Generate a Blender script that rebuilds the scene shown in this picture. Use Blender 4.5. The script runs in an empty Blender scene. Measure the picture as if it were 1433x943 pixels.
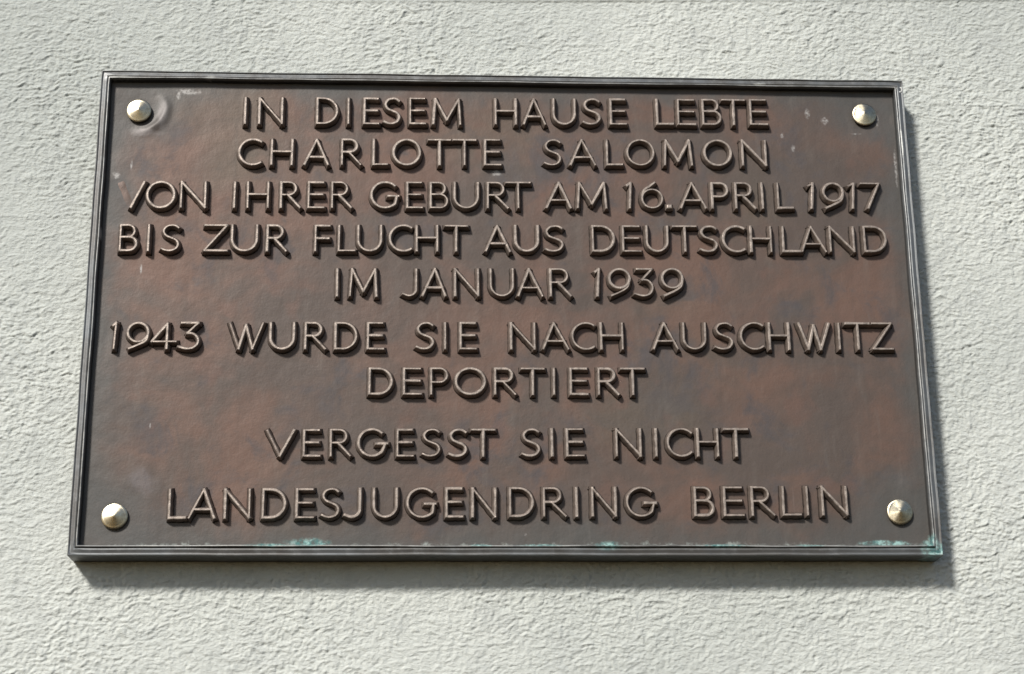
import bpy, math, random
import numpy as np
from mathutils import Vector

# ------------------------------------------------------------------ camera, light, exposure
scene = bpy.context.scene
COL = scene.collection
EXPOSURE = 0.0
SUN_TRAVEL = Vector((0.0150, 0.024, -0.0205)).normalized()   # direction the sunlight travels
SUN_STRENGTH, SUN_ANGLE = 4.2, math.radians(8.0)
SKY_STRENGTH = 0.09

cd = bpy.data.cameras.new("camera")
cam = bpy.data.objects.new("camera", cd)
COL.objects.link(cam)
cd.sensor_width = 36.0
cd.lens = 36.0 * 2400.0 / 1433.0
cd.shift_x = -1.45 / 1433.0
cd.clip_start, cd.clip_end = 0.01, 200.0
cam.location = (-0.0551, -1.1832, -0.4008)
cam.rotation_euler = (math.radians(107.9594), math.radians(0.5112), math.radians(-2.7063))
scene.camera = cam

to_sun = -SUN_TRAVEL
elev = math.asin(to_sun.z)
azim = math.atan2(to_sun.x, to_sun.y)          # clockwise from +Y
world = bpy.data.worlds.new("World")
scene.world = world
world.use_nodes = True
wt = world.node_tree
wt.nodes.clear()
sky = wt.nodes.new("ShaderNodeTexSky")
sky.sky_type = 'NISHITA'
sky.sun_disc = False
sky.sun_elevation = elev
sky.sun_rotation = azim
sky.air_density = 1.0
sky.dust_density = 1.0
sky.ozone_density = 1.0
bg = wt.nodes.new("ShaderNodeBackground")
bg.inputs[1].default_value = SKY_STRENGTH
wo = wt.nodes.new("ShaderNodeOutputWorld")
wt.links.new(sky.outputs[0], bg.inputs[0])
wt.links.new(bg.outputs[0], wo.inputs[0])

sd = bpy.data.lights.new("sun", 'SUN')
sd.energy = SUN_STRENGTH
sd.angle = SUN_ANGLE
sd.color = (1.0, 0.975, 0.93)
sun = bpy.data.objects.new("sun", sd)
COL.objects.link(sun)
sun.rotation_euler = SUN_TRAVEL.to_track_quat('-Z', 'Y').to_euler()
sun.location = (-1.5, -3.0, 2.2)

scene.view_settings.view_transform = 'Standard'
scene.view_settings.look = 'None'
scene.view_settings.exposure = EXPOSURE
scene.view_settings.gamma = 1.0
scene.view_settings.use_curve_mapping = False

# ------------------------------------------------------------------ noise helpers (numpy)
def _hash(ix, iy, seed):
    n = (ix.astype(np.int64) * 374761393 + iy.astype(np.int64) * 668265263 + seed * 974634777) & 0x7fffffff
    n = ((n ^ (n >> 13)) * 1274126177) & 0x7fffffff
    return ((n ^ (n >> 16)) & 0xffff) / 65535.0

def gnoise(x, y, seed=0):
    """gradient noise, about -0.7..0.7"""
    ix = np.floor(x); iy = np.floor(y)
    fx = x - ix; fy = y - iy
    ux = fx * fx * fx * (fx * (fx * 6 - 15) + 10); uy = fy * fy * fy * (fy * (fy * 6 - 15) + 10)
    def g(dx, dy):
        a = _hash(ix + dx, iy + dy, seed) * 2 * np.pi
        return np.cos(a) * (fx - dx) + np.sin(a) * (fy - dy)
    a = g(0, 0); b = g(1, 0); c = g(0, 1); d = g(1, 1)
    return (a + (b - a) * ux) * (1 - uy) + (c + (d - c) * ux) * uy

# ------------------------------------------------------------------ mesh helpers
def link_mesh(name, verts, faces, mat, parent=None, smooth=True):
    me = bpy.data.meshes.new(name)
    me.from_pydata([tuple(v) for v in verts], [], faces)
    me.update()
    if smooth:
        me.polygons.foreach_set('use_smooth', [True] * len(me.polygons))
    me.materials.append(mat)
    o = bpy.data.objects.new(name, me)
    COL.objects.link(o)
    if parent: o.parent = parent
    return o

def grid_mesh(name, X, Y, Z, mat, parent=None):
    """big structured grid, arrays of shape (rows, cols)"""
    r, c = X.shape
    me = bpy.data.meshes.new(name)
    me.vertices.add(r * c)
    co = np.stack([X, Y, Z], -1).astype(np.float32).ravel()
    me.vertices.foreach_set('co', co)
    i = np.arange(r * c).reshape(r, c)
    q = np.stack([i[:-1, :-1], i[:-1, 1:], i[1:, 1:], i[1:, :-1]], -1).reshape(-1)
    n = len(q) // 4
    me.loops.add(n * 4)
    me.loops.foreach_set('vertex_index', q.astype(np.int32))
    me.polygons.add(n)
    me.polygons.foreach_set('loop_start', (np.arange(n) * 4).astype(np.int32))
    me.polygons.foreach_set('use_smooth', np.ones(n, dtype=bool))
    me.update(calc_edges=True)
    me.materials.append(mat)
    o = bpy.data.objects.new(name, me)
    COL.objects.link(o)
    if parent: o.parent = parent
    return o

# ------------------------------------------------------------------ materials
class NT:
    def __init__(self, name):
        self.m = bpy.data.materials.new(name)
        self.m.use_nodes = True
        self.t = self.m.node_tree
        self.b = self.t.nodes['Principled BSDF']
        self.co = self.t.nodes.new('ShaderNodeTexCoord').outputs['Object']
    def n(self, typ, **kw):
        nd = self.t.nodes.new(typ)
        for k, v in kw.items(): setattr(nd, k, v)
        return nd
    def put(self, sock, v):
        if isinstance(v, bpy.types.NodeSocket): self.t.links.new(v, sock)
        elif v is not None: sock.default_value = v
    def noise(self, scale, detail=4, rough=.55, co=None, lac=2.0, dist=0.0):
        nd = self.n('ShaderNodeTexNoise')
        self.put(nd.inputs['Vector'], co if co is not None else self.co)
        nd.inputs['Scale'].default_value = scale
        nd.inputs['Detail'].default_value = detail
        nd.inputs['Roughness'].default_value = rough
        nd.inputs['Lacunarity'].default_value = lac
        nd.inputs['Distortion'].default_value = dist
        return nd.outputs['Fac']
    def math(self, op, a, b=None, c=None, clamp=False):
        nd = self.n('ShaderNodeMath', operation=op, use_clamp=clamp)
        self.put(nd.inputs[0], a)
        if b is not None: self.put(nd.inputs[1], b)
        if c is not None: self.put(nd.inputs[2], c)
        return nd.outputs[0]
    def ramp(self, v, lo, hi, a=0.0, b=1.0):
        nd = self.n('ShaderNodeMapRange', interpolation_type='SMOOTHSTEP')
        self.put(nd.inputs[0], v)
        nd.inputs[1].default_value = lo; nd.inputs[2].default_value = hi
        nd.inputs[3].default_value = a; nd.inputs[4].default_value = b
        return nd.outputs[0]
    def mix(self, f, a, b, mode='MIX'):
        nd = self.n('ShaderNodeMix', data_type='RGBA', blend_type=mode)
        self.put(nd.inputs[0], f)
        for s, v in ((nd.inputs[6], a), (nd.inputs[7], b)):
            self.put(s, v if isinstance(v, bpy.types.NodeSocket) else (*v, 1.0))
        return nd.outputs[2]
    def scaled(self, sx, sy, sz, loc=(0, 0, 0), rot=(0, 0, 0), co=None):
        nd = self.n('ShaderNodeMapping')
        self.put(nd.inputs[0], co if co is not None else self.co)
        nd.inputs['Scale'].default_value = (sx, sy, sz)
        nd.inputs['Location'].default_value = loc
        nd.inputs['Rotation'].default_value = rot
        return nd.outputs[0]
    def spot(self, c, rx, rz, wob=0.35, wscale=90.0):
        """soft mask 0..1 of an uneven ellipse at plaque coordinates c=(x,z), radii rx, rz"""
        mp = self.n('ShaderNodeVectorMath', operation='SUBTRACT')
        self.put(mp.inputs[0], self.co); mp.inputs[1].default_value = (c[0], 0, c[1])
        ml = self.n('ShaderNodeVectorMath', operation='MULTIPLY')
        self.put(ml.inputs[0], mp.outputs[0]); ml.inputs[1].default_value = (1 / rx, 0, 1 / rz)
        ln = self.n('ShaderNodeVectorMath', operation='LENGTH')
        self.put(ln.inputs[0], ml.outputs[0])
        d = self.math('ADD', ln.outputs['Value'], self.math('MULTIPLY', self.math('SUBTRACT', self.noise(wscale, 4, .65), .5), wob * 4))
        return self.ramp(d, 1.15, 0.35)
    def maxall(self, L):
        v = L[0]
        for k in L[1:]: v = self.math('MAXIMUM', v, k)
        return v
    def bump(self, h, strength, dist, normal=None):
        nd = self.n('ShaderNodeBump')
        nd.inputs['Strength'].default_value = strength
        nd.inputs['Distance'].default_value = dist
        self.put(nd.inputs['Height'], h)
        if normal is not None: self.put(nd.inputs['Normal'], normal)
        return nd.outputs[0]
    def out(self, col, rough, metal, normal=None, spec=None):
        self.put(self.b.inputs['Base Color'], col if isinstance(col, bpy.types.NodeSocket) else (*col, 1))
        self.put(self.b.inputs['Roughness'], rough)
        self.put(self.b.inputs['Metallic'], metal)
        if spec is not None: self.put(self.b.inputs['Specular IOR Level'], spec)
        if normal is not None: self.put(self.b.inputs['Normal'], normal)
        return self.m

def mat_render():
    k = NT('pale_render')
    big = k.noise(3.0, 3, .5)
    mid = k.noise(38.0, 4, .6)
    fine = k.noise(900.0, 3, .7)
    c = k.mix(k.ramp(big, .35, .62), (.490, .510, .475), (.610, .625, .580))
    c = k.mix(k.ramp(mid, .45, .75, 0, .45), c, (.450, .465, .445))
    c = k.mix(k.ramp(fine, .58, .75, 0, .35), c, (.37, .385, .35))
    h = k.math('ADD', k.noise(420.0, 4, .62, co=k.scaled(.7, 1, 1.3)), k.math('MULTIPLY', k.noise(1500.0, 2, .6), .35))
    return k.out(c, .92, 0.0, k.bump(h, 1.0, .0010), .25)

VERDIGRIS = [((-.1389, -.1722), .016, .0040), ((.0671, -.1745), .010, .0040), ((.1465, -.1745), .020, .0022),
             ((.2616, -.1720), .020, .0024), ((.2935, -.1765), .010, .0070), ((-.165, -.1742), .018, .0020),
             ((.02, -.1742), .018, .0016), ((-.02, -.1742), .010, .0016), ((.208, -.1742), .012, .0016), ((.2945,-.171), .0035, .006)]

def patina_common(k, c, teal_amt=1.0):
    v = k.maxall([k.spot(p, rx, rz, .30, 160.0) for p, rx, rz in VERDIGRIS])
    br = k.noise(300.0, 4, .7)
    v2 = k.math('MULTIPLY', v, k.ramp(br, .34, .56, .15, teal_amt))
    teal = k.mix(k.ramp(k.noise(240.0, 3, .6), .42, .62), (.075, .19, .185), (.30, .47, .44))
    return k.mix(v2, c, teal), v2

def mat_panel():
    k = NT('brown_bronze_patina')
    n1 = k.noise(11.0, 4, .62, co=k.scaled(1, 1, 1.25), dist=.6)
    n2 = k.noise(26.0, 4, .65, co=k.scaled(1, 1, 1, (3.1, 0, 1.7)), dist=.4)
    n3 = k.noise(7.0, 3, .5, co=k.scaled(1, 1, 1, (7.7, 0, 4.2)))
    grain = k.noise(950.0, 3, .7)
    streak = k.noise(120.0, 3, .6, co=k.scaled(1.0, 1, .16))
    c = k.mix(k.ramp(n1, .38, .64), (.100, .076, .063), (.148, .089, .066))
    c = k.mix(k.ramp(n2, .52, .70, 0, .75), c, (.078, .069, .070))
    c = k.mix(k.ramp(n3, .56, .72, 0, .6), c, (.118, .094, .070))
    c = k.mix(k.ramp(k.noise(34.0, 3, .5, co=k.scaled(1, 1, 1, (0, 0, 9.3))), .60, .74, 0, .4), c, (.165, .090, .066))
    # duller greenish grey margin where water sits along the edges
    sep = k.n('ShaderNodeSeparateXYZ'); k.put(sep.inputs[0], k.co)
    ax = k.math('ABSOLUTE', sep.outputs[0]); az = k.math('ABSOLUTE', sep.outputs[2])
    ex = k.math('SUBTRACT', .293, ax); ez = k.math('SUBTRACT', .175, az)
    e = k.math('MINIMUM', ex, ez)
    e = k.math('ADD', e, k.math('MULTIPLY', k.math('SUBTRACT', k.noise(24.0, 4, .6), .5), .055))
    c = k.mix(k.ramp(e, .026, -.004, 0, .85), c, (.086, .084, .078))
    for p in ((-.2718, .1518), (.2687, .1556), (-.2707, -.1525), (.2719, -.1488)):
        c = k.mix(k.math('MULTIPLY', k.spot(p, .040, .032, .22, 40.0), .75), c, (.088, .086, .080))
    c = k.mix(k.math('MULTIPLY', k.maxall([k.spot((-.2545, .1480), .0045, .013, .5, 60.), k.spot((-.2640, .1335), .012, .0035, .5, 60.)]), .45), c, (.30, .27, .26))  # highlights along the dent's ridge, painted as pale streaks
    for p in ((-.2712, .1500), (.2694, .1540), (-.2702, -.1540), (.2724, -.1503)):     # grime round each screw
        c = k.mix(k.math('MULTIPLY', k.spot(p, .0125, .0125, .10, 200.), .65), c, (.050, .042, .034))
    # drips and rubbed scuffs running down the face
    run = k.noise(95.0, 3, .55, co=k.scaled(1.0, 1, .10, (5.5, 0, 0)))
    c = k.mix(k.ramp(run, .58, .78, 0, .28), c, (.060, .048, .040))
    scr = k.noise(210.0, 2, .5, co=k.scaled(1.0, 1, .06, (0, 0, 0), (0, .5, 0)))
    c = k.mix(k.ramp(scr, .72, .80, 0, .22), c, (.26, .21, .18))
    # fine speckle
    c = k.mix(k.ramp(grain, .52, .75, 0, .42), c, (.05, .042, .037))
    c = k.mix(k.ramp(streak, .55, .8, 0, .18), c, (.20, .175, .15))
    # pale scratches, drips and paint specks
    c = k.mix(k.math('MULTIPLY', k.spot((-.2530, -.1290), .010, .010, .4, 80.), .25), c, (.24, .22, .23))
    pale = k.maxall([k.spot((-.2354, .1668), .010, .0026, .35, 260.), k.spot((-.2432, .1640), .0018, .004, .3, 260.),
                     k.spot((.2795, .1500), .0013, .0062, .2, 260.), k.spot((.2905, .112), .0012, .016, .5, 200.), k.spot((.262, .139), .0040, .0008, .4, 260.), k.spot((-.2745, .108), .0010, .0052, .2, 260.),
                     k.spot((-.2848, .099), .0032, .0032, .4, 260.), k.spot((.2265, .155), .0022, .0045, .4, 260.),
                     k.spot((.2395, .1490), .0030, .0030, .45, 260.), k.spot((.214, .1265), .0018, .0030, .45, 260.),
                     k.spot((.2065, .1365), .0016, .0022, .45, 260.), k.spot((-.263, .0265), .0010, .0040, .2, 260.),
                     k.spot((-.008, .1035), .0040, .0028, .45, 260.), k.spot((-.2500, -.0895), .0008, .0022, .2, 260.),
                     k.spot((.0105, -.1660), .0012, .0012, .3, 260.)])
    c = k.mix(k.math('MULTIPLY', pale, k.ramp(k.noise(420., 3, .6), .36, .6, .1, .75)), c, (.40, .38, .36))
    rim = k.math('ADD', k.math('ADD', sep.outputs[2], .1745), k.math('MULTIPLY', k.math('SUBTRACT', k.noise(75., 4, .7), .5), -.016))
    crust = k.math('MULTIPLY', k.ramp(rim, .0026, -.0008), k.ramp(k.noise(160., 3, .7), .42, .6))
    c = k.mix(k.math('MULTIPLY', crust, .75), c, (.34, .37, .34))
    c, v = patina_common(k, c)
    rough = k.ramp(n2, .3, .7, .47, .58)
    rough = k.math('ADD', rough, k.math('MULTIPLY', v, .3), clamp=True)
    metal = k.math('SUBTRACT', .22, k.math('MULTIPLY', v, .5), clamp=True)
    h = k.math('ADD', k.noise(60., 4, .55), k.math('MULTIPLY', k.noise(700., 3, .6), .09))
    return k.out(c, rough, metal, k.bump(h, .5, .0012), .42)

def mat_frame():
    k = NT('grey_bronze_patina')
    n1 = k.noise(18.0, 4, .6); n2 = k.noise(140.0, 4, .65)
    c = k.mix(k.ramp(n1, .38, .62), (.175, .182, .184), (.140, .134, .126))
    c = k.mix(k.ramp(n2, .5, .72, 0, .6), c, (.235, .238, .235))
    c = k.mix(k.ramp(k.noise(520., 3, .7), .6, .78, 0, .6), c, (.055, .048, .042))
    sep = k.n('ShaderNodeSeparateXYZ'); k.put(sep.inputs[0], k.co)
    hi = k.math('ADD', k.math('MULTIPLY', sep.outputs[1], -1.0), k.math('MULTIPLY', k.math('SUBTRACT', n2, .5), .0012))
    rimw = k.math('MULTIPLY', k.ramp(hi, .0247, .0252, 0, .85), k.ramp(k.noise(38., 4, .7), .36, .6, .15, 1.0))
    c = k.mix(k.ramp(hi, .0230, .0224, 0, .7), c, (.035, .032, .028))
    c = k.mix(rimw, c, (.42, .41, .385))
    pale = k.maxall([k.spot((.190, .1765), .006, .0020, .45, 260.), k.spot((-.22, .176), .004, .0018, .45, 260.),
                     k.spot((-.285, .1755), .011, .0016, .45, 260.), k.spot((.2955, .13), .0012, .012, .45, 260.),
                     k.spot((-.2925, .052), .0008, .005, .3, 260.), k.spot((.2945, -.01), .0012, .012, .45, 260.)])
    c = k.mix(k.math('MULTIPLY', pale, .7), c, (.50, .50, .47))
    c, v = patina_common(k, c, .95)
    rough = k.ramp(n2, .3, .7, .40, .55)
    metal = k.math('SUBTRACT', .50, k.math('MULTIPLY', v, .5), clamp=True)
    h = k.math('ADD', k.noise(200., 4, .6), k.math('MULTIPLY', k.noise(1200., 2, .6), .2))
    return k.out(c, rough, metal, k.bump(h, .30, .0005), .5)

def mat_letter():
    k = NT('rubbed_bronze')
    sep = k.n('ShaderNodeSeparateXYZ'); k.put(sep.inputs[0], k.co)
    info = k.n('ShaderNodeObjectInfo')
    off = k.n('ShaderNodeCombineXYZ')
    for s in range(3): k.put(off.inputs[s], k.math('MULTIPLY', info.outputs['Random'], 3.0 + s))
    va = k.n('ShaderNodeVectorMath', operation='ADD'); k.put(va.inputs[0], k.co); k.put(va.inputs[1], off.outputs[0])
    n = k.noise(260., 4, .65, co=va.outputs[0])
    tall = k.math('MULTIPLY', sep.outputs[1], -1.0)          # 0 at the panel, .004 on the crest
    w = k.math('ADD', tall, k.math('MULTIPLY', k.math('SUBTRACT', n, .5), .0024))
    worn = k.ramp(w, .0013, .0029)
    crest = k.ramp(w, .0042, .0054)
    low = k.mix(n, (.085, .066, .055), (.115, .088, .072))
    low = k.mix(k.ramp(w, .0001, .0016, .92, 0), low, (.016, .013, .011))  # near-black stroke foot: crevice dirt, deepened to paint in the undersides' shade
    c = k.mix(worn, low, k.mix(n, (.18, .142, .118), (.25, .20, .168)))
    c = k.mix(k.math('MULTIPLY', crest, k.ramp(n, .35, .6, .45, .9)), c, (.42, .35, .295))
    h = k.math('ADD', n, k.math('MULTIPLY', k.noise(1400., 2, .6, co=va.outputs[0]), .3))
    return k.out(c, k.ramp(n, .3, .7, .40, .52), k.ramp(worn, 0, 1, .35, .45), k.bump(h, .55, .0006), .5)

def mat_brass():
    k = NT('turned_brass')
    tg = k.n('ShaderNodeTangent', direction_type='RADIAL', axis='Z')
    sep = k.n('ShaderNodeSeparateXYZ'); k.put(sep.inputs[0], k.co)
    r = k.math('SQRT', k.math('ADD', k.math('MULTIPLY', sep.outputs[0], sep.outputs[0]), k.math('MULTIPLY', sep.outputs[1], sep.outputs[1])))
    ring = k.math('SINE', k.math('MULTIPLY', r, 11000.0))
    n = k.noise(330., 4, .7)
    c = k.mix(k.ramp(n, .5, .75, 0, .6), (.60, .53, .385), (.33, .28, .19))
    tip = k.ramp(r, .0013, .0003)
    c = k.mix(k.math('MULTIPLY', tip, .6), c, (.16, .13, .09))
    k.b.inputs['Anisotropic'].default_value = .85
    k.put(k.b.inputs['Tangent'], tg.outputs[0])
    return k.out(c, k.ramp(n, .3, .7, .22, .38), .97, k.bump(ring, .16, .00008))

def mat_paint():
    k = NT('pale_lime_splash')
    c = k.mix(k.noise(600., 3), (.48, .48, .46), (.66, .66, .62))
    return k.out(c, .7, 0.0)
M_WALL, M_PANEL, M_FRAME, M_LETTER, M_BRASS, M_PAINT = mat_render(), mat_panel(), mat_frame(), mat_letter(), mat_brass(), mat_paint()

# ------------------------------------------------------------------ the rendered house wall
def build_wall():
    def axis(lo, hi, step, far):
        core = list(np.arange(lo, hi + step / 2, step))
        out, s = [], step
        p = hi
        while p < far:
            s *= 1.22; p += s; out.append(min(p, far))
        left, s, p = [], step, lo
        while p > -far:
            s *= 1.22; p -= s; left.append(max(p, -far))
        return np.array(left[::-1] + core + out)
    xs = axis(-.41, .43, .00072, 2.2)
    zs = axis(-.28, .285, .00072, 2.0)
    X, Z = np.meshgrid(xs, zs)
    # roughcast pushed by the float: short ledges with shadowed lower lips between grainy lumps
    wx = gnoise(X * 60, Z * 60, 5) * .0040 + gnoise(X * 16, Z * 16, 6) * .008
    wz = gnoise(X * 45, Z * 60, 7) * .0050 + gnoise(X * 110, Z * 120, 9) * .0026 + gnoise(X * 13, Z * 13, 8) * .010
    ca, sa = math.cos(.10), math.sin(.10)
    U = (X * ca + Z * sa) + wx; V = (-X * sa + Z * ca) + wz
    def ledges(freq, s1, off):
        ph = V * freq + 1.1 * gnoise(U * freq * .35, V * freq * .4, s1) + off
        fr = ph - np.floor(ph)
        k = .16
        saw = np.where(fr < k, fr / k, 1 - (fr - k) / (1 - k))
        saw = saw * saw * (3 - 2 * saw)
        m = gnoise(U * freq * .45 + 7.7, V * freq * .8, s1 + 1)
        return saw * np.clip(.28 + m * 2.3, 0, 1)
    a = gnoise(U * 150, V * 210, 11)
    b = gnoise(U * 290 + 3.1, V * 390 + 1.7, 12)
    c = gnoise(X * 420, Z * 520, 13)
    d = gnoise(X * 800, Z * 900, 14)
    h = .00060 * ledges(215., 60, 0) + .00042 * ledges(390., 65, .4) + .00042 * a + .00054 * b + .00052 * c + .00036 * d
    h -= .0009 * np.clip(gnoise(X * 230, Z * 300, 18) - .30, 0, 1) * 2.2
    h += .00035 * np.minimum(np.abs(gnoise(X * 95, Z * 60, 17)) * 3, 1)
    amp = .98 + .95 * gnoise(X * 9, Z * 9, 21)
    h = h * np.clip(amp, .42, 1.5)
    h += .0010 * gnoise(X * 5, Z * 5, 22)
    # smooth trowelled margin along the joint near the top
    joint = .2535 + .010 * (X + .1) / .5 + .0006 * gnoise(X * 60, Z * 0, 31)
    m = np.clip((Z - joint) / .0015, 0, 1) * np.clip((X + .20) / .10, 0, 1)
    h = h * (1 - m * .85) + m * .0009
    fade = np.clip(1 - (np.maximum(np.abs(X) - .43, 0) + np.maximum(np.abs(Z) - .285, 0)) / .5, 0, 1)
    h = h * fade
    h -= .0003
    Yv = -h
    # close the wall into a solid slab 24 cm thick
    def pad(A, kind):
        A = np.pad(A, 1, mode='edge')
        if kind == 'y': A[0, :] = A[-1, :] = .24; A[:, 0] = A[:, -1] = .24
        return A
    o = grid_mesh('house_wall', pad(X, 'x'), pad(Yv, 'y'), pad(Z, 'z'), M_WALL)
    o['label'] = 'pale greenish-white roughcast house wall behind the bronze memorial plaque'
    o['category'] = 'wall'
    return o
build_wall()

# ------------------------------------------------------------------ the plaque
HW, HH = .300, .1815            # half width, half height over the frame
DEPTH, PANEL_Y = .024, -.019    # front of the frame, face of the panel
plaque = bpy.data.objects.new('memorial_plaque', None)
plaque.empty_display_size = .05
COL.objects.link(plaque)
plaque['label'] = 'brown cast bronze memorial plaque with raised German lettering, screwed to the pale wall'
plaque['category'] = 'plaque'

def gn1(x, z, s=0): return float(gnoise(np.array([x]), np.array([z]), s)[0])

def panel_relief(x, z):
    """outward relief of the slightly warped cast panel, metres"""
    h = .00045 * gnoise(x * 9, z * 11, 41) + .00022 * gnoise(x * 26, z * 28, 42)
    # dent pressed in round the upper left screw
    d = np.sqrt((x + .2700) ** 2 + ((z - .1510) * 1.05) ** 2)
    ridge = np.exp(-((d - .0178 - .0030 * gnoise(x * 60, z * 60, 43)) / .0034) ** 2)
    ang = np.arctan2(z - .151, x + .270)
    ridge *= np.clip(1.25 - np.abs(ang + .55) / 1.15, 0, 1)
    h += .0018 * ridge - .0010 * np.exp(-(d / .016) ** 2)
    d2 = np.sqrt((x - .2690) ** 2 + (z - .1556) ** 2)
    h += -.0005 * np.exp(-(d2 / .016) ** 2)
    d3 = np.sqrt((x - .281) ** 2 + ((z + .131) * 1.3) ** 2)
    h += .0006 * np.exp(-(d3 / .010) ** 2)
    d4 = np.sqrt((x + .2600) ** 2 + (z + .1280) ** 2)
    h += .0004 * np.exp(-(d4 / .009) ** 2)
    return h

def build_panel():
    xs = np.linspace(-.2945, .2945, 420); zs = np.linspace(-.176, .176, 260)
    X, Z = np.meshgrid(xs, zs)
    Y = PANEL_Y - panel_relief(X, Z)
    X, Y, Z = (np.pad(A, 1, mode='edge') for A in (X, Y, Z))
    Y[0, :] = Y[-1, :] = -.004; Y[:, 0] = Y[:, -1] = -.004
    return grid_mesh('panel', X, Y, Z, M_PANEL, plaque)
build_panel()

def build_frame():
    # (inset from the outer edge, height off the wall)
    prof = [(.0000, -.001), (.0000, .008), (.0001, .0160), (.0001, .0229), (.0003, .0236), (.0006, .0239), (.0010, .0236), (.0013, .0229),
            (.0022, .0232), (.0036, .0237), (.0049, .0242), (.0052, .0222), (.0055, .0222), (.0057, .0246), (.0060, .0252), (.0066, .0253), (.0070, .0247),
            (.0074, .0218), (.0080, .0165)]
    corners = [(-HW, HH), (HW, HH), (HW, -HH), (-HW, -HH)]
    inw = [(1, -1), (-1, -1), (-1, 1), (1, 1)]
    N = [90, 56, 90, 56]
    rings = []
    for s in range(4):
        a, b = corners[s], corners[(s + 1) % 4]
        ia, ib = inw[s], inw[(s + 1) % 4]
        for i in range(N[s]):
            t = i / N[s]
            ring = []
            for j, (u, hgt) in enumerate(prof):
                x = (a[0] + ia[0] * u) * (1 - t) + (b[0] + ib[0] * u) * t
                z = (a[1] + ia[1] * u) * (1 - t) + (b[1] + ib[1] * u) * t
                k = .00030 * gn1(x * 42, z * 42, 51) + .00040 * gn1(x * 9, z * 9, 52)
                y = -(hgt + (.7 * k if 2 < j < 17 else 0))
                w = .00055 * gn1(x * 26 + (j > 10) * 3.3, z * 26, 53)
                ring.append((x + w * (1 if s % 2 else 0), y, z + w * (0 if s % 2 else 1)))
            rings.append(ring)
    P = len(prof); R = len(rings)
    verts = [v for r in rings for v in r]
    faces = [(i * P + j, i * P + j + 1, ((i + 1) % R) * P + j + 1, ((i + 1) % R) * P + j) for i in range(R) for j in range(P - 1)]
    o = link_mesh('frame', verts, faces, M_FRAME, plaque)
    return o
build_frame()

# ------------------------------------------------------------------ raised letters
LEVELS = [(.0029, -.0012), (.0024, .0002), (.00160, .0028), (.00080, .0051), (.00046, .0054)]

def ell(cx, cz, rx, rz, a0, a1, n=20):
    return [(cx + rx * math.cos(math.radians(a0 + (a1 - a0) * i / n)), cz + rz * math.sin(math.radians(a0 + (a1 - a0) * i / n))) for i in range(n + 1)]

def spline(pts, n=7):
    out = []
    P = [pts[0]] + pts + [pts[-1]]
    for i in range(1, len(P) - 2):
        p0, p1, p2, p3 = P[i - 1], P[i], P[i + 1], P[i + 2]
        for k in range(n):
            t = k / n
            out.append(tuple(.5 * (2 * p1[c] + (p2[c] - p0[c]) * t + (2 * p0[c] - 5 * p1[c] + 4 * p2[c] - p3[c]) * t * t
                                   + (3 * p1[c] - p0[c] - 3 * p2[c] + p3[c]) * t ** 3) for c in (0, 1)))
    out.append(pts[-1])
    return out

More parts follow.
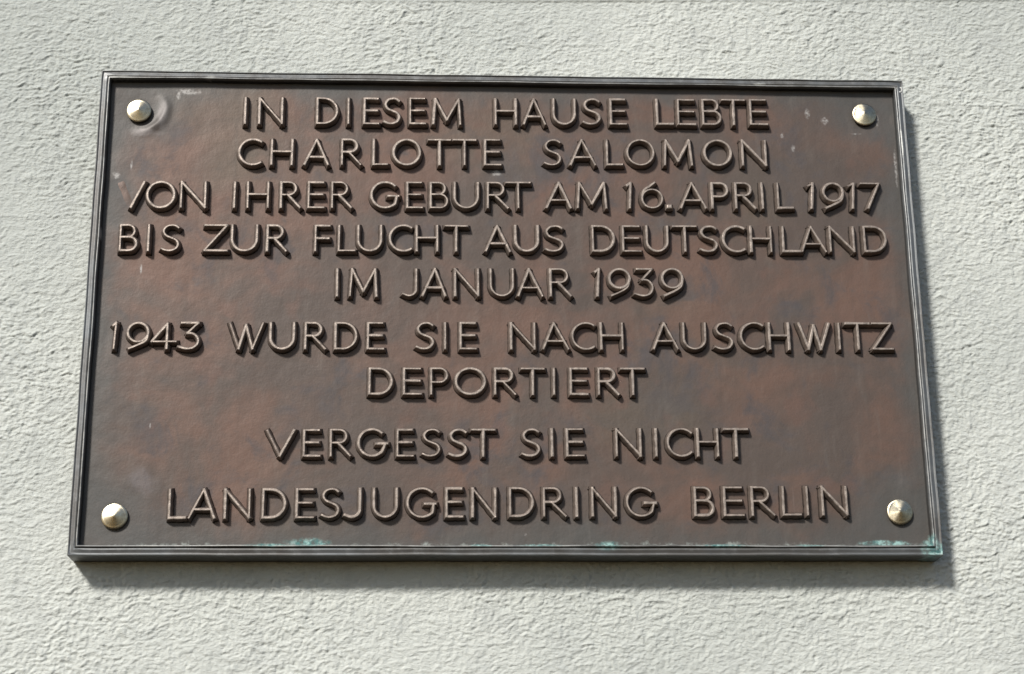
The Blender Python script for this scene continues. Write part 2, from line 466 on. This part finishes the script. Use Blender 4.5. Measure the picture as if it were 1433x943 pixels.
def glyph(ch, w, h, ex):
    """centre lines of the strokes in mm, x 0..w, z 0..h; ('loop', pts) is closed"""
    L = lambda *p: list(p)
    S = []
    if ch == 'I': S = [L((0, h), (0, 0))]
    elif ch == '1': S = [L((w, h), (w * .55, 0)), L((0, h * .90), (w, h))]
    elif ch == 'N': S = [L((0, 0), (0, h)), L((0, h), (w, 0)), L((w, 0), (w, h))]
    elif ch == 'M':
        S = [L((0, 0), (w * .06, h)), L((w * .06, h), (w * .5, h * .16)), L((w * .5, h * .16), (w * .93, h)), L((w * .93, h), (w, 0))]
    elif ch == 'H': S = [L((0, 0), (0, h)), L((w, 0), (w, h)), L((0, h * .52), (w, h * .52))]
    elif ch == 'A':
        a = w * ex; b = h * .30
        S = [L((0, 0), (a, h)), L((a, h), (w, 0)), L((a * b / h, b), (w - (w - a) * b / h, b))]
    elif ch == 'E': S = [L((0, 0), (0, h)), L((0, h), (w * .93, h)), L((0, h * .52), (w * .90, h * .52)), L((0, 0), (w, 0))]
    elif ch == 'F': S = [L((0, 0), (0, h)), L((0, h), (w, h)), L((0, h * .50), (w * .95, h * .50))]
    elif ch == 'L': S = [L((0, h), (0, 0)), L((0, 0), (w, h * .01))]
    elif ch == 'T': S = [L((w * .5, h), (w * .5, 0)), L((0, h), (w, h))]
    elif ch == 'Z': S = [L((0, h), (w * .97, h)), L((w * .97, h), (0, 0)), L((0, 0), (w, 0))]
    elif ch == '7': S = [L((0, h), (w, h)), L((w, h), (w * .34, 0))]
    elif ch == 'V': S = [L((0, h), (w * ex, 0)), L((w * ex, 0), (w, h))]
    elif ch == 'W': S = [L((0, h), (w * .29, 0)), L((w * .29, 0), (w * .49, h * .92)), L((w * .49, h * .92), (w * .70, 0)), L((w * .70, 0), (w, h))]
    elif ch == 'U':
        r = w / 2
        S = [L((0, h)) + ell(r, r, r, r, 180, 360, 22) + L((w, h))]
    elif ch == 'J':
        r = w * .55
        S = [L((w, h)) + ell(w - r, r * .95, r, r * .95, 0, -98, 14) + L((0, h * .07))]
    elif ch == 'D':
        r = min(h / 2, w * .92)
        S = [L((0, 0), (0, h)), L((0, h)) + ell(w - r, h / 2, r, h / 2, 90, -90, 26) + L((0, 0))]
    elif ch == 'B':
        r1 = h * .235; r2 = h * .265
        S = [L((0, 0), (0, h)), L((0, h)) + ell(w * .86 - r1, h - r1, r1, r1, 90, -90, 16) + L((0, h * .53)),
             L((0, h * .53)) + ell(w - r2, r2, r2, r2, 90, -90, 16) + L((0, 0))]
    elif ch == 'P':
        r = h * .27
        S = [L((0, 0), (0, h)), L((0, h)) + ell(w - r, h - r, r, r, 90, -90, 18) + L((0, h * .46))]
    elif ch == 'R':
        r = h * .25; bw = w * ex
        S = [L((0, 0), (0, h)), L((0, h)) + ell(bw - r, h - r, r, r, 90, -90, 18) + L((0, h * .5)), L((bw * .45, h * .5), (w, 0))]
    elif ch == 'O': S = [('loop', ell(w / 2, h / 2, w / 2, h * .505, 90, 450, 44)[:-1])]
    elif ch == 'C':
        r = h * .51; a = math.degrees(math.acos(max(-1, min(1, (w - r) / r))))
        S = [ell(r, h / 2, r, r, a, 360 - a, 34)]
    elif ch == 'G':
        r = h * .51; rr = w * .93
        S = [ell(r, h / 2, r, r, 47, 318, 32) + L((rr, h * .44)), L((w * .62, h * .46), (w, h * .46))]
    elif ch == 'S':
        S = [spline([(w * .97, h * .91), (w * .78, h * .985), (w * .55, h), (w * .25, h * .95), (w * .06, h * .78), (w * .20, h * .60), (w * .52, h * .51),
                     (w * .85, h * .42), (w, h * .25), (w * .84, h * .07), (w * .52, 0), (w * .22, h * .015), (0, h * .07)])]
    elif ch == '3':
        S = [L((w * .12, h), (w * .97, h)), L((w * .97, h), (w * .42, h * .60)),
             spline([(w * .42, h * .60), (w * .72, h * .58), (w * .96, h * .42), (w * .98, h * .22), (w * .78, h * .05), (w * .45, 0), (0, h * .07)])]
    elif ch == '4': S = [L((w * ex, h * .97), (w * ex, 0)), L((w * ex, h * .97), (0, h * .27)), L((0, h * .27), (w, h * .27))]
    elif ch == '9':
        r = w / 2; cz = h - r * .98
        S = [('loop', ell(r, cz, r, r * .98, 90, 450, 40)[:-1]),
             spline([(w * .985, cz - r * .30), (w * .90, cz - r * .85), (w * .62, h * .18), (w * .10, h * .0)], 8)]
    elif ch == '6':
        r = w / 2; cz = r * .98
        S = [('loop', ell(r, cz, r, r * .98, 90, 450, 40)[:-1]),
             spline([(w * .015, cz + r * .30), (w * .12, cz + r * .90), (w * .38, h * .86), (w * .64, h * 1.02)], 8)]
    elif ch == '.': S = [L((-.5, 1.0), (.5, 1.0))]
    return S

def resample(pts, step, closed=False):
    P = [Vector((p[0], p[1])) for p in pts]
    if closed: P.append(P[0])
    ln = [0]
    for a, b in zip(P, P[1:]): ln.append(ln[-1] + (b - a).length)
    n = max(3, round(ln[-1] / step))
    out = []
    j = 0
    for i in range(n + (0 if closed else 1)):
        d = ln[-1] * i / n
        while j < len(P) - 2 and ln[j + 1] < d: j += 1
        seg = max(ln[j + 1] - ln[j], 1e-9)
        out.append(P[j].lerp(P[j + 1], min(1, (d - ln[j]) / seg)))
    return out

def letter_mesh(name, ch, w, h, ex, seed, low={}):
    V, F, MI = [], [], []
    rnd = random.Random(seed)
    for si, st in enumerate(glyph(ch, w, h, ex)):
        closed = st[0] == 'loop'
        P = resample(st[1] if closed else st, 1.15, closed)
        n = len(P)
        dz = -.05 * si                                            # later strokes a hair lower, no coplanar crests
        ph = rnd.uniform(0, 99)
        fat = rnd.uniform(.82, 1.2)
        T = []
        for i in range(n):
            if closed: t = P[(i + 1) % n] - P[i - 1]
            else: t = P[min(i + 1, n - 1)] - P[max(i - 1, 0)]
            T.append(t.normalized())
        rings = []
        for li, (o, z) in enumerate(LEVELS):
            z = z * low.get(si, 1.0) if z > 0 else z
            o = o * 1000 * (fat if li > 1 else 1.0) * (1.5 if ch == '.' and li > 1 else 1); z = z * 1000 + (dz if li > 1 else 0)
            left, right = [], []
            for i in range(n):
                nn = Vector((-T[i].y, T[i].x))
                wob = 1 + (.24 * gn1(i * .31 + ph, li * .2, 61) if li > 0 else 0)
                wz = z + (.24 * gn1(i * .23 + ph, .5, 62) if li > 2 else 0)
                left.append((P[i] + nn * o * wob, wz)); right.append((P[i] - nn * o * wob, wz))
            if closed:
                rings.append((left, right))
            else:
                e = o * .92
                a0, a1 = P[0] - T[0] * e, P[-1] + T[-1] * e
                n0, n1 = Vector((-T[0].y, T[0].x)), Vector((-T[-1].y, T[-1].x))
                left = [(a0 + n0 * o * .92, z)] + left + [(a1 + n1 * o * .92, z)]
                right = [(a0 - n0 * o * .92, z)] + right + [(a1 - n1 * o * .92, z)]
                rings.append((left, right))
        m = len(rings[0][0])
        base = len(V)
        for left, right in rings:
            for p, z in left: V.append((p.x, z, p.y))
            for p, z in right: V.append((p.x, z, p.y))
        idx = lambda lv, side, i: base + lv * 2 * m + side * m + i
        nl = len(rings)
        rng = range(m) if closed else range(m - 1)
        for lv in range(nl - 1):
            for i in rng:
                j = (i + 1) % m
                F.append((idx(lv, 0, i), idx(lv, 0, j), idx(lv + 1, 0, j), idx(lv + 1, 0, i)))
                F.append((idx(lv, 1, j), idx(lv, 1, i), idx(lv + 1, 1, i), idx(lv + 1, 1, j)))
            if not closed:
                F.append((idx(lv, 1, 0), idx(lv, 0, 0), idx(lv + 1, 0, 0), idx(lv + 1, 1, 0)))
                F.append((idx(lv, 0, m - 1), idx(lv, 1, m - 1), idx(lv + 1, 1, m - 1), idx(lv + 1, 0, m - 1)))
        for i in rng:
            j = (i + 1) % m
            F.append((idx(nl - 1, 0, i), idx(nl - 1, 0, j), idx(nl - 1, 1, j), idx(nl - 1, 1, i)))
        MI += [1 if low.get(si, 1) < .3 else 0] * (len(F) - len(MI))
    V = [(x / 1000, -y / 1000, z / 1000) for x, y, z in V]
    o = link_mesh(name, V, F, M_LETTER, plaque)
    if any(MI):
        o.data.materials.append(M_PANEL)
        o.data.polygons.foreach_set('material_index', MI)
    return o

# each entry: character, left x, base line z, width, cap height (mm from the plaque's centre), apex or bowl position
ROWS = [
    [('I', -193.0, 139.5, 0.0, 20.4, 0), ('N', -182.5, 139.7, 16.6, 20.3, 0), ('D', -140.0, 140.1, 14.5, 20.3, 0), ('I', -117.1, 140.3, 0.0, 20.2, 0), ('E', -105.4, 140.5, 10.3, 20.2, 0), ('S', -90.6, 140.7, 10.9, 20.2, 0), ('E', -71.5, 140.9, 11.0, 20.2, 0), ('M', -54.5, 141.1, 20.0, 20.1, 0), ('H', -8.3, 141.6, 15.0, 20.1, 0), ('A', 12.7, 141.8, 15.7, 20.0, 0.47), ('U', 34.8, 142.1, 15.7, 20.0, 0), ('S', 57.3, 142.3, 11.7, 20.0, 0), ('E', 77.7, 142.5, 11.2, 19.9, 0), ('L', 112.3, 142.9, 11.5, 19.9, 0), ('E', 128.1, 143.1, 12.6, 19.8, 0), ('B', 146.8, 143.3, 12.9, 19.8, 0), ('T', 161.6, 143.5, 16.3, 19.8, 0), ('E', 182.6, 143.7, 12.2, 19.8, 0)],
    [('C', -196.1, 106.8, 15.7, 19.6, 0), ('H', -172.5, 107.1, 14.8, 19.7, 0), ('A', -148.3, 107.3, 17.0, 19.7, 0.5), ('R', -121.1, 107.6, 13.4, 19.7, 0.8), ('L', -98.1, 107.8, 10.1, 19.7, 0), ('O', -83.6, 108.0, 19.4, 19.7, 0), ('T', -57.6, 108.2, 15.8, 19.7, 0), ('T', -39.4, 108.4, 16.1, 19.7, 0), ('E', -16.2, 108.6, 11.3, 19.7, 0), ('S', 27.9, 109.0, 11.3, 19.7, 0), ('A', 46.9, 109.2, 18.0, 19.7, 0.47), ('L', 73.9, 109.5, 10.9, 19.7, 0), ('O', 88.9, 109.7, 19.4, 19.7, 0), ('M', 116.7, 109.9, 20.1, 19.7, 0), ('O', 146.4, 110.2, 19.7, 19.7, 0), ('N', 174.9, 110.5, 17.2, 19.7, 0)],
    [('V', -280.4, 72.1, 17.1, 19.6, 0.49), ('O', -260.8, 72.3, 19.3, 19.6, 0), ('N', -236.3, 72.5, 17.2, 19.6, 0), ('I', -198.2, 72.8, 0.0, 19.6, 0), ('H', -188.5, 73.0, 14.6, 19.6, 0), ('R', -164.5, 73.2, 13.6, 19.6, 0.78), ('E', -144.6, 73.3, 11.0, 19.6, 0), ('R', -127.5, 73.5, 13.7, 19.6, 0.78), ('G', -99.1, 73.8, 19.6, 19.6, 0), ('E', -73.0, 74.0, 10.7, 19.6, 0), ('B', -56.0, 74.1, 12.0, 19.6, 0), ('U', -38.7, 74.3, 17.0, 19.6, 0), ('R', -14.4, 74.5, 14.5, 19.6, 0.78), ('T', -0.6, 74.7, 17.1, 19.6, 0), ('A', 28.6, 74.9, 17.5, 19.6, 0.53), ('M', 51.4, 75.2, 20.9, 19.6, 0), ('1', 88.2, 75.4, 2.5, 19.6, 0), ('6', 98.8, 75.6, 14.8, 19.6, 0), ('.', 118.7, 75.7, 0.0, 19.6, 0), ('A', 127.4, 75.8, 18.2, 19.6, 0.47), ('P', 150.6, 76.0, 11.3, 19.6, 0), ('R', 168.2, 76.2, 14.0, 19.6, 0.8), ('I', 187.9, 76.3, 0.0, 19.6, 0), ('L', 199.5, 76.4, 10.7, 19.5, 0), ('1', 222.3, 76.6, 3.5, 19.5, 0), ('9', 233.7, 76.8, 14.3, 19.5, 0), ('1', 252.7, 76.9, 3.8, 19.5, 0), ('7', 261.8, 77.0, 13.4, 19.5, 0)],
    [('B', -278.0, 38.8, 11.5, 19.4, 0), ('I', -258.0, 38.9, 0.0, 19.4, 0), ('S', -248.3, 39.0, 11.5, 19.4, 0), ('Z', -218.0, 39.3, 16.0, 19.4, 0), ('U', -198.5, 39.4, 17.7, 19.4, 0), ('R', -173.3, 39.6, 13.4, 19.4, 0.8), ('F', -138.8, 39.8, 9.8, 19.3, 0), ('L', -122.0, 40.0, 11.5, 19.3, 0), ('U', -108.0, 40.1, 16.4, 19.3, 0), ('C', -85.3, 40.3, 15.3, 19.3, 0), ('H', -65.9, 40.4, 14.9, 19.3, 0), ('T', -45.4, 40.6, 15.9, 19.3, 0), ('A', -15.9, 40.8, 17.2, 19.3, 0.47), ('U', 5.6, 41.0, 16.3, 19.3, 0), ('S', 27.5, 41.1, 12.2, 19.2, 0), ('D', 61.9, 41.4, 15.3, 19.2, 0), ('E', 83.9, 41.6, 12.5, 19.2, 0), ('U', 101.2, 41.7, 15.1, 19.2, 0), ('T', 121.0, 41.9, 16.5, 19.2, 0), ('S', 140.8, 42.0, 11.6, 19.2, 0), ('C', 157.3, 42.2, 15.2, 19.2, 0), ('H', 177.7, 42.3, 14.6, 19.2, 0), ('L', 201.3, 42.5, 12.2, 19.1, 0), ('A', 215.1, 42.6, 17.3, 19.1, 0.41), ('N', 236.1, 42.8, 17.3, 19.1, 0), ('D', 261.6, 43.0, 15.7, 19.1, 0)],
    [('I', -122.4, 5.6, 0.0, 20.1, 0), ('M', -113.2, 5.8, 18.8, 20.1, 0), ('J', -75.3, 6.0, 9.3, 20.1, 0), ('A', -61.4, 6.2, 16.2, 20.2, 0.54), ('N', -38.0, 6.3, 16.4, 20.2, 0), ('U', -12.5, 6.5, 15.9, 20.2, 0), ('A', 7.3, 6.7, 17.1, 20.2, 0.45), ('R', 30.6, 6.8, 14.2, 20.2, 0.85), ('1', 62.9, 7.1, 2.5, 20.3, 0), ('9', 73.0, 7.2, 14.6, 20.3, 0), ('3', 91.6, 7.3, 12.7, 20.3, 0), ('9', 111.5, 7.5, 14.7, 20.3, 0)],
    [('1', -278.8, -34.9, 2.0, 19.0, 0), ('9', -268.5, -34.8, 14.2, 19.0, 0), ('4', -251.5, -34.7, 16.9, 19.0, 0.63), ('3', -232.7, -34.6, 13.6, 19.1, 0), ('W', -197.3, -34.4, 23.4, 19.1, 0), ('U', -168.5, -34.3, 16.4, 19.1, 0), ('R', -143.9, -34.1, 13.9, 19.1, 0.78), ('D', -122.7, -34.0, 14.6, 19.1, 0), ('E', -99.8, -33.9, 10.8, 19.1, 0), ('S', -65.1, -33.7, 11.3, 19.1, 0), ('I', -45.1, -33.6, 0.0, 19.1, 0), ('E', -34.2, -33.5, 10.9, 19.1, 0), ('N', 1.7, -33.3, 16.6, 19.1, 0), ('A', 24.7, -33.2, 17.7, 19.1, 0.43), ('C', 45.5, -33.1, 15.4, 19.1, 0), ('H', 66.1, -33.0, 15.2, 19.1, 0), ('A', 103.6, -32.7, 17.2, 19.2, 0.45), ('U', 125.3, -32.6, 15.5, 19.2, 0), ('S', 148.3, -32.5, 11.7, 19.2, 0), ('C', 166.7, -32.4, 15.6, 19.2, 0), ('H', 187.2, -32.3, 13.9, 19.2, 0), ('W', 208.7, -32.2, 21.8, 19.2, 0), ('I', 237.6, -32.1, 0.0, 19.2, 0), ('T', 243.1, -32.0, 16.5, 19.2, 0), ('Z', 262.2, -31.9, 14.0, 19.2, 0)],
    [('D', -98.2, -67.1, 15.4, 18.5, 0), ('E', -74.0, -67.0, 12.0, 18.5, 0), ('P', -54.8, -66.9, 11.1, 18.6, 0), ('O', -37.4, -66.9, 20.3, 18.6, 0), ('R', -9.8, -66.8, 14.0, 18.6, 0.85), ('T', 8.9, -66.7, 15.6, 18.6, 0), ('I', 31.7, -66.7, 0.0, 18.7, 0), ('E', 43.6, -66.6, 11.7, 18.7, 0), ('R', 63.5, -66.6, 13.7, 18.7, 0.8), ('T', 79.7, -66.5, 16.0, 18.7, 0)],
    [('V', -168.2, -112.0, 18.6, 18.4, 0.49), ('E', -142.7, -111.9, 10.8, 18.4, 0), ('R', -124.1, -111.8, 13.3, 18.5, 0.8), ('G', -105.0, -111.7, 19.9, 18.6, 0), ('E', -78.0, -111.7, 10.6, 18.6, 0), ('S', -60.2, -111.6, 11.2, 18.7, 0), ('S', -41.8, -111.6, 11.3, 18.7, 0), ('T', -26.4, -111.5, 15.9, 18.7, 0), ('S', 9.2, -111.4, 11.3, 18.8, 0), ('I', 29.7, -111.3, 0.0, 18.9, 0), ('E', 40.3, -111.3, 11.3, 18.9, 0), ('N', 74.9, -111.2, 16.7, 19.0, 0), ('I', 102.7, -111.1, 0.0, 19.0, 0), ('C', 110.9, -111.0, 16.5, 19.1, 0), ('H', 132.2, -111.0, 14.0, 19.1, 0), ('T', 151.1, -110.9, 16.3, 19.2, 0)],
    [('L', -232.9, -155.7, 10.7, 19.7, 0), ('A', -219.5, -155.6, 17.1, 19.7, 0.57), ('N', -195.1, -155.5, 16.5, 19.6, 0), ('D', -169.4, -155.3, 14.9, 19.6, 0), ('E', -146.4, -155.2, 11.3, 19.6, 0), ('S', -129.0, -155.0, 11.1, 19.6, 0), ('J', -113.3, -154.9, 10.1, 19.6, 0), ('U', -93.6, -154.8, 15.6, 19.6, 0), ('G', -70.7, -154.6, 19.3, 19.6, 0), ('E', -43.8, -154.5, 10.8, 19.6, 0), ('N', -25.9, -154.4, 15.5, 19.6, 0), ('D', 0.0, -154.2, 15.6, 19.6, 0), ('R', 23.4, -154.1, 14.9, 19.5, 0.76), ('I', 46.0, -154.0, 0.0, 19.5, 0), ('N', 57.0, -153.8, 16.0, 19.5, 0), ('G', 81.0, -153.7, 20.0, 19.5, 0), ('B', 128.5, -153.4, 12.5, 19.5, 0), ('E', 149.1, -153.3, 12.9, 19.5, 0), ('R', 168.4, -153.1, 15.1, 19.5, 0.75), ('L', 190.1, -153.0, 11.9, 19.5, 0), ('I', 207.0, -152.9, 0.0, 19.5, 0), ('N', 217.8, -152.8, 16.8, 19.5, 0)],
]
import bmesh
def finish(o, ang=32):
    bm = bmesh.new(); bm.from_mesh(o.data)
    bmesh.ops.recalc_face_normals(bm, faces=bm.faces)
    for f in bm.faces: f.smooth = True
    for e in bm.edges:
        if len(e.link_faces) == 2 and e.calc_face_angle(0) > math.radians(ang): e.smooth = False
    bm.to_mesh(o.data); bm.free()

# strokes given lower relief: first arms of two V and one W
FLAT = {('V', -280.4): {0: .03}, ('V', -168.2): {0: .52}, ('W', -197.3): {0: .62}}
seed = 0
for row in ROWS:
    for ch, x, z, w, h, ex in row:
        seed += 1
        nm = 'full_stop' if ch == '.' else 'numeral' if ch.isdigit() else 'letter'
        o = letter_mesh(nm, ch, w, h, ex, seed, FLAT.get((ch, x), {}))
        finish(o, 20)
        rel = float(panel_relief(np.array([(x + w / 2) / 1000]), np.array([(z + h / 2) / 1000]))[0])
        o.location = (x / 1000, PANEL_Y - rel, z / 1000)
        r_ = random.Random(seed * 7)
        o.rotation_euler = (0, math.radians(r_.uniform(-.5, .5)), 0)

# ------------------------------------------------------------------ conical screw caps
def screw_cap(x, z, spin, tilt):
    R = .00905
    prof = [(R * .93, -.0016), (R * .97, .0004), (R, .0008), (R, .0013), (R * .985, .0016), (R * .95, .0018)]
    for k in range(1, 9):
        t = k / 9
        prof.append((R * .95 * (1 - t), .0017 + .0022 * t))
    n = 72
    V, F = [], []
    for r, y in prof:
        for i in range(n):
            a = 2 * math.pi * i / n
            V.append((r * math.cos(a), r * math.sin(a), y))
    for j in range(len(prof) - 1):
        for i in range(n):
            F.append((j * n + i, j * n + (i + 1) % n, (j + 1) * n + (i + 1) % n, (j + 1) * n + i))
    V.append((0, 0, .0039)); c = len(V) - 1
    j = len(prof) - 1
    for i in range(n): F.append((j * n + i, j * n + (i + 1) % n, c))
    V.append((0, 0, -.0016)); c = len(V) - 1
    for i in range(n): F.append(((i + 1) % n, i, c))
    o = link_mesh('screw_cap', V, F, M_BRASS, plaque)
    finish(o, 28)
    o.location = (x, PANEL_Y - .0008, z)
    # local Z points out of the wall
    o.rotation_euler = (math.pi / 2 + math.radians(tilt[0]), math.radians(tilt[1]), 0)
for a in (((-.2712, .1500), 0, (1.5, -1)), ((.2694, .1540), 0, (-2, 2)), ((-.2702, -.1540), 0, (0, 0)), ((.2724, -.1503), 0, (-1, -2))):
    screw_cap(a[0][0], a[0][1], a[1], a[2])

# dried ring of pale lime on the right frame bar
def lime_ring(x, z):
    V, F = [], []
    n, m = 22, 8
    for i in range(n):
        a = 2 * math.pi * i / n
        rr = .00175 * (1 + .18 * math.sin(2 * a + 1) + .1 * math.sin(5 * a))
        tk = .00062 * (1 + .35 * math.sin(a * 3 + .5))
        for k in range(m):
            b = 2 * math.pi * k / m
            r = rr + tk * math.cos(b)
            V.append((x + r * math.cos(a), -.0232 - tk * .8 * math.sin(b), z + 1.3 * r * math.sin(a)))
    for i in range(n):
        for k in range(m):
            F.append((i * m + k, ((i + 1) % n) * m + k, ((i + 1) % n) * m + (k + 1) % m, i * m + (k + 1) % m))
    o = link_mesh('lime_splash', V, F, M_PAINT, plaque)
    finish(o, 60)
lime_ring(.2971, .1738)
